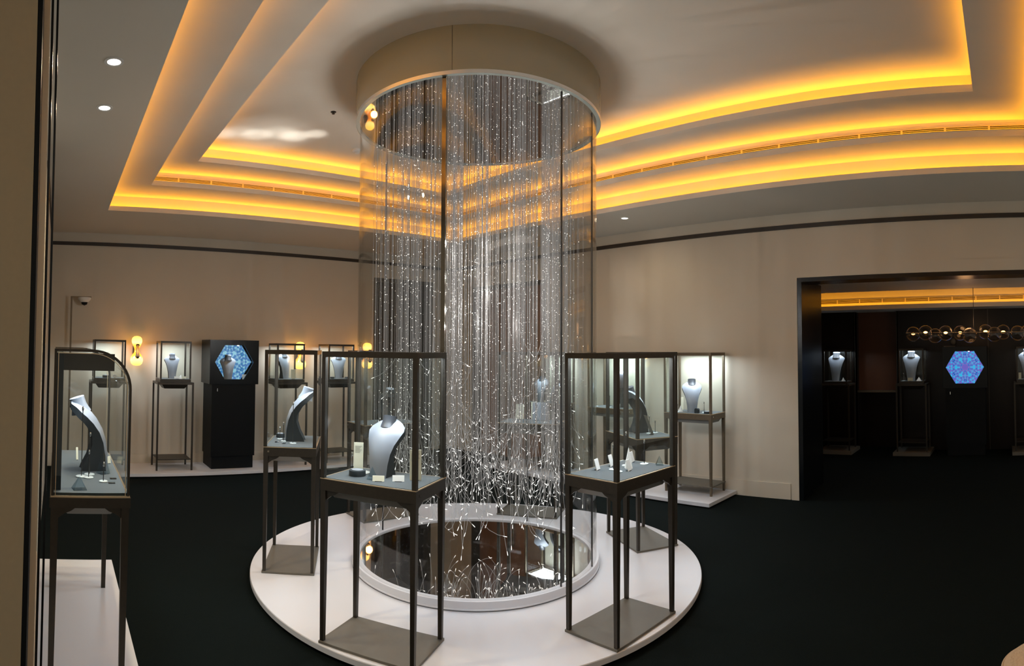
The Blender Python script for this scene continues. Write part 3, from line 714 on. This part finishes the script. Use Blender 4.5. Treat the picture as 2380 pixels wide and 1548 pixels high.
t = thing('fibre_optic_chandelier', 'round ceiling drum with a curtain of glowing fibre strands inside the glass cylinder', 'chandelier', (C0[0], C0[1], 0))
ZM = 3.325
MB().lathe([(.905, ZM + .0), (.935, ZM), (.935, Z4), (.905, Z4), (.905, ZM)], 128, cap=False).build('ceiling_drum', M['drum'], t, True)
MB().lathe([(.9355, ZM - .002), (.937, ZM - .002), (.937, ZM + .022), (.9355, ZM + .022), (.9355, ZM - .002)], 128, cap=False).build('drum_edge', M['steel'], t)
MB().lathe([(.905, ZM + .006), (0, ZM + .006)], 96, cap=False).build('mirror_disc', M['mirror'], t)
c_, s_ = math.cos(R(-140)), math.sin(R(-140))
o = MB().box(0, -.0015, ZM + .02, .0015, .0015, Z4).build('drum_joint', M['dsteel'], t); o.location = (.9345 * c_, .9345 * s_, 0); o.rotation_euler = (0, 0, R(-140))
clusters = [(random.uniform(0, 2 * math.pi), math.sqrt(random.uniform(.02, 1)) * .80) for _ in range(46)]
def strand(mb, front=False):
    if random.random() < .6:
        a, rr = random.choice(clusters); x = rr * math.cos(a) + random.gauss(0, .028); y = rr * math.sin(a) + random.gauss(0, .028)
    else:
        a = random.uniform(0, 2 * math.pi); rr = math.sqrt(random.random()) * .83; x, y = rr * math.cos(a), rr * math.sin(a)
    k = math.hypot(x, y)
    if k < .16: x, y = .16 * math.cos(a), .16 * math.sin(a)
    if k > .84: x *= .84 / k; y *= .84 / k
    zb = random.choice((random.uniform(.36, 1.0), random.uniform(.30, .75))) if random.random() < .93 else random.uniform(1.0, 1.6)
    L = random.uniform(.12, .42); th = random.uniform(0, 2 * math.pi); bend = random.uniform(.15, 1.25)
    pts = [(x, y, ZM + .004), (x, y, zb + L * .9)]; px, py, pz = pts[-1]; n = 6; cur = 0
    for i in range(n):
        cur += bend / n * (1 + .5 * i / n); st = L / n
        px += math.sin(cur) * math.cos(th) * st; py += math.sin(cur) * math.sin(th) * st; pz -= math.cos(cur) * st
        k = math.hypot(px, py)
        if k > .84: px *= .84 / k; py *= .84 / k
        pts.append((px, py, max(pz, .13)))
    r = .00125
    mb.mi = 0; mb.tube(pts[:2], r, 3, cap=False)
    mb.mi = 3; mb.tube(pts[1:], r, 3, cap=False)
    mb.mi = 1; p, q = Vector(pts[-2]), Vector(pts[-1]); dr = (q - p).normalized()
    mb.tube([q - dr * .024, q - dr * .005, q + dr * .003], [.0013, .0026, .0018], 5)
    mb.mi = 2
    for _ in range(random.randint(6, 15)):
        z = random.uniform(zb + L, ZM - .03); s = random.choice((.0013, .0018, .0022, .0030)); mb.octa((x, y, z), s, s * 1.3)
FM = [M['fibre'], M['tip'], M['spark'], M['tail']]
for i in range(100):
    mb = MB(); strand(mb); mb.build('fibre_strand', FM, t)
mb = MB()
for i in range(430): strand(mb)
o = mb.build('fibre_strands', FM, t); o['kind'] = 'stuff'
# light carried down by the fibres
for k in range(18):
    a, rr = k * 2.4, .10 + .26 * ((k * 7) % 18) / 18
    lamp('fibre_glow', 'POINT', (rr * math.cos(a), rr * math.sin(a), 1.7 + .8 * k / 17), 4.2, (1, .97, .94), t, .004)

for tx, ty, tz, pw, an in ((1.48, 5.44, 3.63, 420, 4.5), (1.62, 5.36, 3.63, 300, 6), (1.80, 5.34, 3.63, 620, 5), (1.98, 5.22, 3.63, 420, 6), (2.14, 5.24, 3.63, 620, 5), (2.30, 5.10, 3.63, 560, 4), (1.9, 5.3, 3.63, 260, 15), (6.14, 4.42, 2.45, 90, 9), (6.14, 4.42, 1.95, 70, 8)):  # spots added above the mirror floor to imitate its reflections on ceiling and wall
    p0 = Vector((-.25, .1, .12)) if tz > 3 else Vector((0, -.3, .12)); d_ = Vector((tx - C0[0], ty - C0[1], tz)) - p0
    lamp('added_glint_spot', 'SPOT', p0, pw, (1, .97, .93), t, .03, d_.to_track_quat('-Z', 'Y').to_euler(), spot_size=R(an), spot_blend=1)

# ------------------------------------------------------------------ second room furniture
t2c = [(9.2, 2.62, 'pale necklace bust in the leftmost showcase of the dark room', 'leftmost lit showcase against the dark wood wall of the next room', 180),
       (9.2, 1.42, 'pale necklace bust in the middle showcase of the dark room', 'lit showcase between the red wood niche and the hexagon screen', 180),
       (9.2, -.36, 'pale necklace bust in the showcase right of the hexagon screen', 'lit showcase at the right edge of the picture in the next room', 180)]
for i, (x, y, lb, lc, ph) in enumerate(t2c):
    wall_case(lc, x, y, R(-90), 2.2, .38, .32, 1.02, 1.55)
    bust(lb, x - .02, y + .02, .05 + 1.02 + .0405, 180, 1.25, .95, 'necklace busts in the dark room', True)
    tag(MB().box(-.28, -.28, 0, .28, .28, .0498).build('display_plinth', M['dcard']), ('low plinth under the leftmost showcase of the dark room', 'low plinth under the middle showcase of the dark room', 'low plinth under the showcase at the right edge')[i], 'plinth', 'low plinths in the dark room', (x, y, 0))
zz = .05 + 1.02 + .0405
pyramid('white pyramid in the leftmost showcase of the dark room', 9.09, 2.50, zz, .05, .06, 0, 'wcard')
card('small yellow card in the middle showcase of the dark room', 9.07, 1.44, zz, 180, .075, .05, tilt=8, lines=False)
pyramid('clear glowing pyramid in the middle showcase of the dark room', 9.09, 1.31, zz, .07, .06, 0, 'wcard')
stand('thin stand in the middle showcase of the dark room', 9.10, 1.55, zz, .12)
card('tall cream card at the left of the right edge showcase in the dark room', 9.10, -.22, zz, 180, .04, .10, tilt=4, lines=False)
hex_cabinet('black cabinet with bright blue and violet kaleidoscope hexagon in the dark room', 9.20, .60, R(-90), 'screen', .66, .46, 0, 1.0, 1.62, .285)

t = thing('bubble_chandelier', 'long chandelier of clear glass bubbles with orange bulbs in the dark room', 'chandelier', (7.9, 0, 0))
MB().tube([(0, 1.30, 1.81), (0, -.35, 1.79)], .008, 8).build('bar', M['steel'], t)
for yy in (.40,): MB().tube([(0, yy, 1.80), (0, yy, 2.56)], .004, 6).build('hanging_rod', M['dsteel'], t)
bub = glass('bubble_glass', (.82, .80, .78), 1.6)
for i, (px, dz, hot) in enumerate(((1.215, 0, 1), (1.03, .01, 1), (.92, -.03, 0), (.765, 0, 1), (.585, 0, 1), (.45, -.035, 0), (.25, .01, 1), (.13, -.03, 0), (.015, .0, 1), (-.17, -.02, 0), (-.30, -.01, 1))):
    dx = .07 * (-1) ** i
    gb = MB().sphere((dx, px, 1.80 + dz), .098, seg=24).build('glass_bubble', bub, t, True)
    if hot: MB().sphere((dx, px, 1.805 + dz), .018, 1, 1.5, .8, 12).build('bulb', M['bulb'], gb, True)
lamp('chandelier_glow', 'POINT', (0, .5, 1.95), 1.5, (1, .5, .2), t, .1)
t = thing('wall_sign_bracket', 'small pale camera bracket on the wall above the hexagon screen', 'bracket', (X2 - .01, .84, 1.68))
MB().box(-.03, -.06, -.06, 0, .12, -.045).build('bracket_base', M['dcard'], t)
MB().sphere((-.05, -.03, .02), .045, 1, 1, 1.2, 16).build('camera_ball', M['dcard'], t, True)

# ------------------------------------------------------------------ left glass door and pouf
t = thing('glass_door', 'open glass door with black frame seen edge-on at the left', 'door', (0, 0, 0))
MB().prism([(-.070, 1.50), (-.058, 1.50), (-.058, 1.60), (-.070, 1.60)], 'z', 0, Z1 - .002).build('frame_post', M['blackm'], t)
MB().box(-.063, 1.612, .051, -.0425, 1.63, Z1 - .002).build('glass_glare_bar', M['handle'], t)  # opaque pale bar, the bright reflection in the door glass put into its colour
MB().prism([(-.0413, 1.70), (-.0345, 1.70), (-.0345, 1.73), (-.0413, 1.73)], 'z', 0.0, Z1 - .002).build('frame_post', M['black'], t)
MB().prism([(-.0270, 1.72), (-.0206, 1.72), (-.0206, 1.74), (-.0270, 1.74)], 'z', 0.0, Z1 - .002).build('frame_post', M['black'], t)
MB().prism([(-.066, 1.64), (-.060, 1.64), (-.084, 3.29), (-.090, 3.29)], 'z', .06, Z1 - .01).build('door_glass', M['cglass'], t)
MB().tube([(-.060, 1.95, .15), (-.060, 1.95, .94), (-.060, 1.95, .955)], [.013, .013, .008], 12).build('pull_handle', M['handle'], t, True)

t = thing('woven_pouf', 'round cream woven pouf at the bottom right corner', 'pouf', (2.34, -.165, 0))
pr = [(.17, 0), (.195, .03), (.20, .1), (.20, .36), (.195, .395), (.17, .415), (0, .42)]
MB().lathe(pr, 64, cap=False).build('pouf_body', M['woven'], t, True)
sp = MB()
sp.tube([(.200 * math.cos(a * R(6)), .200 * math.sin(a * R(6)), .385) for a in range(61)], .006, 6, cap=False)
sp.build('pouf_seam', M['woven'], t, True)
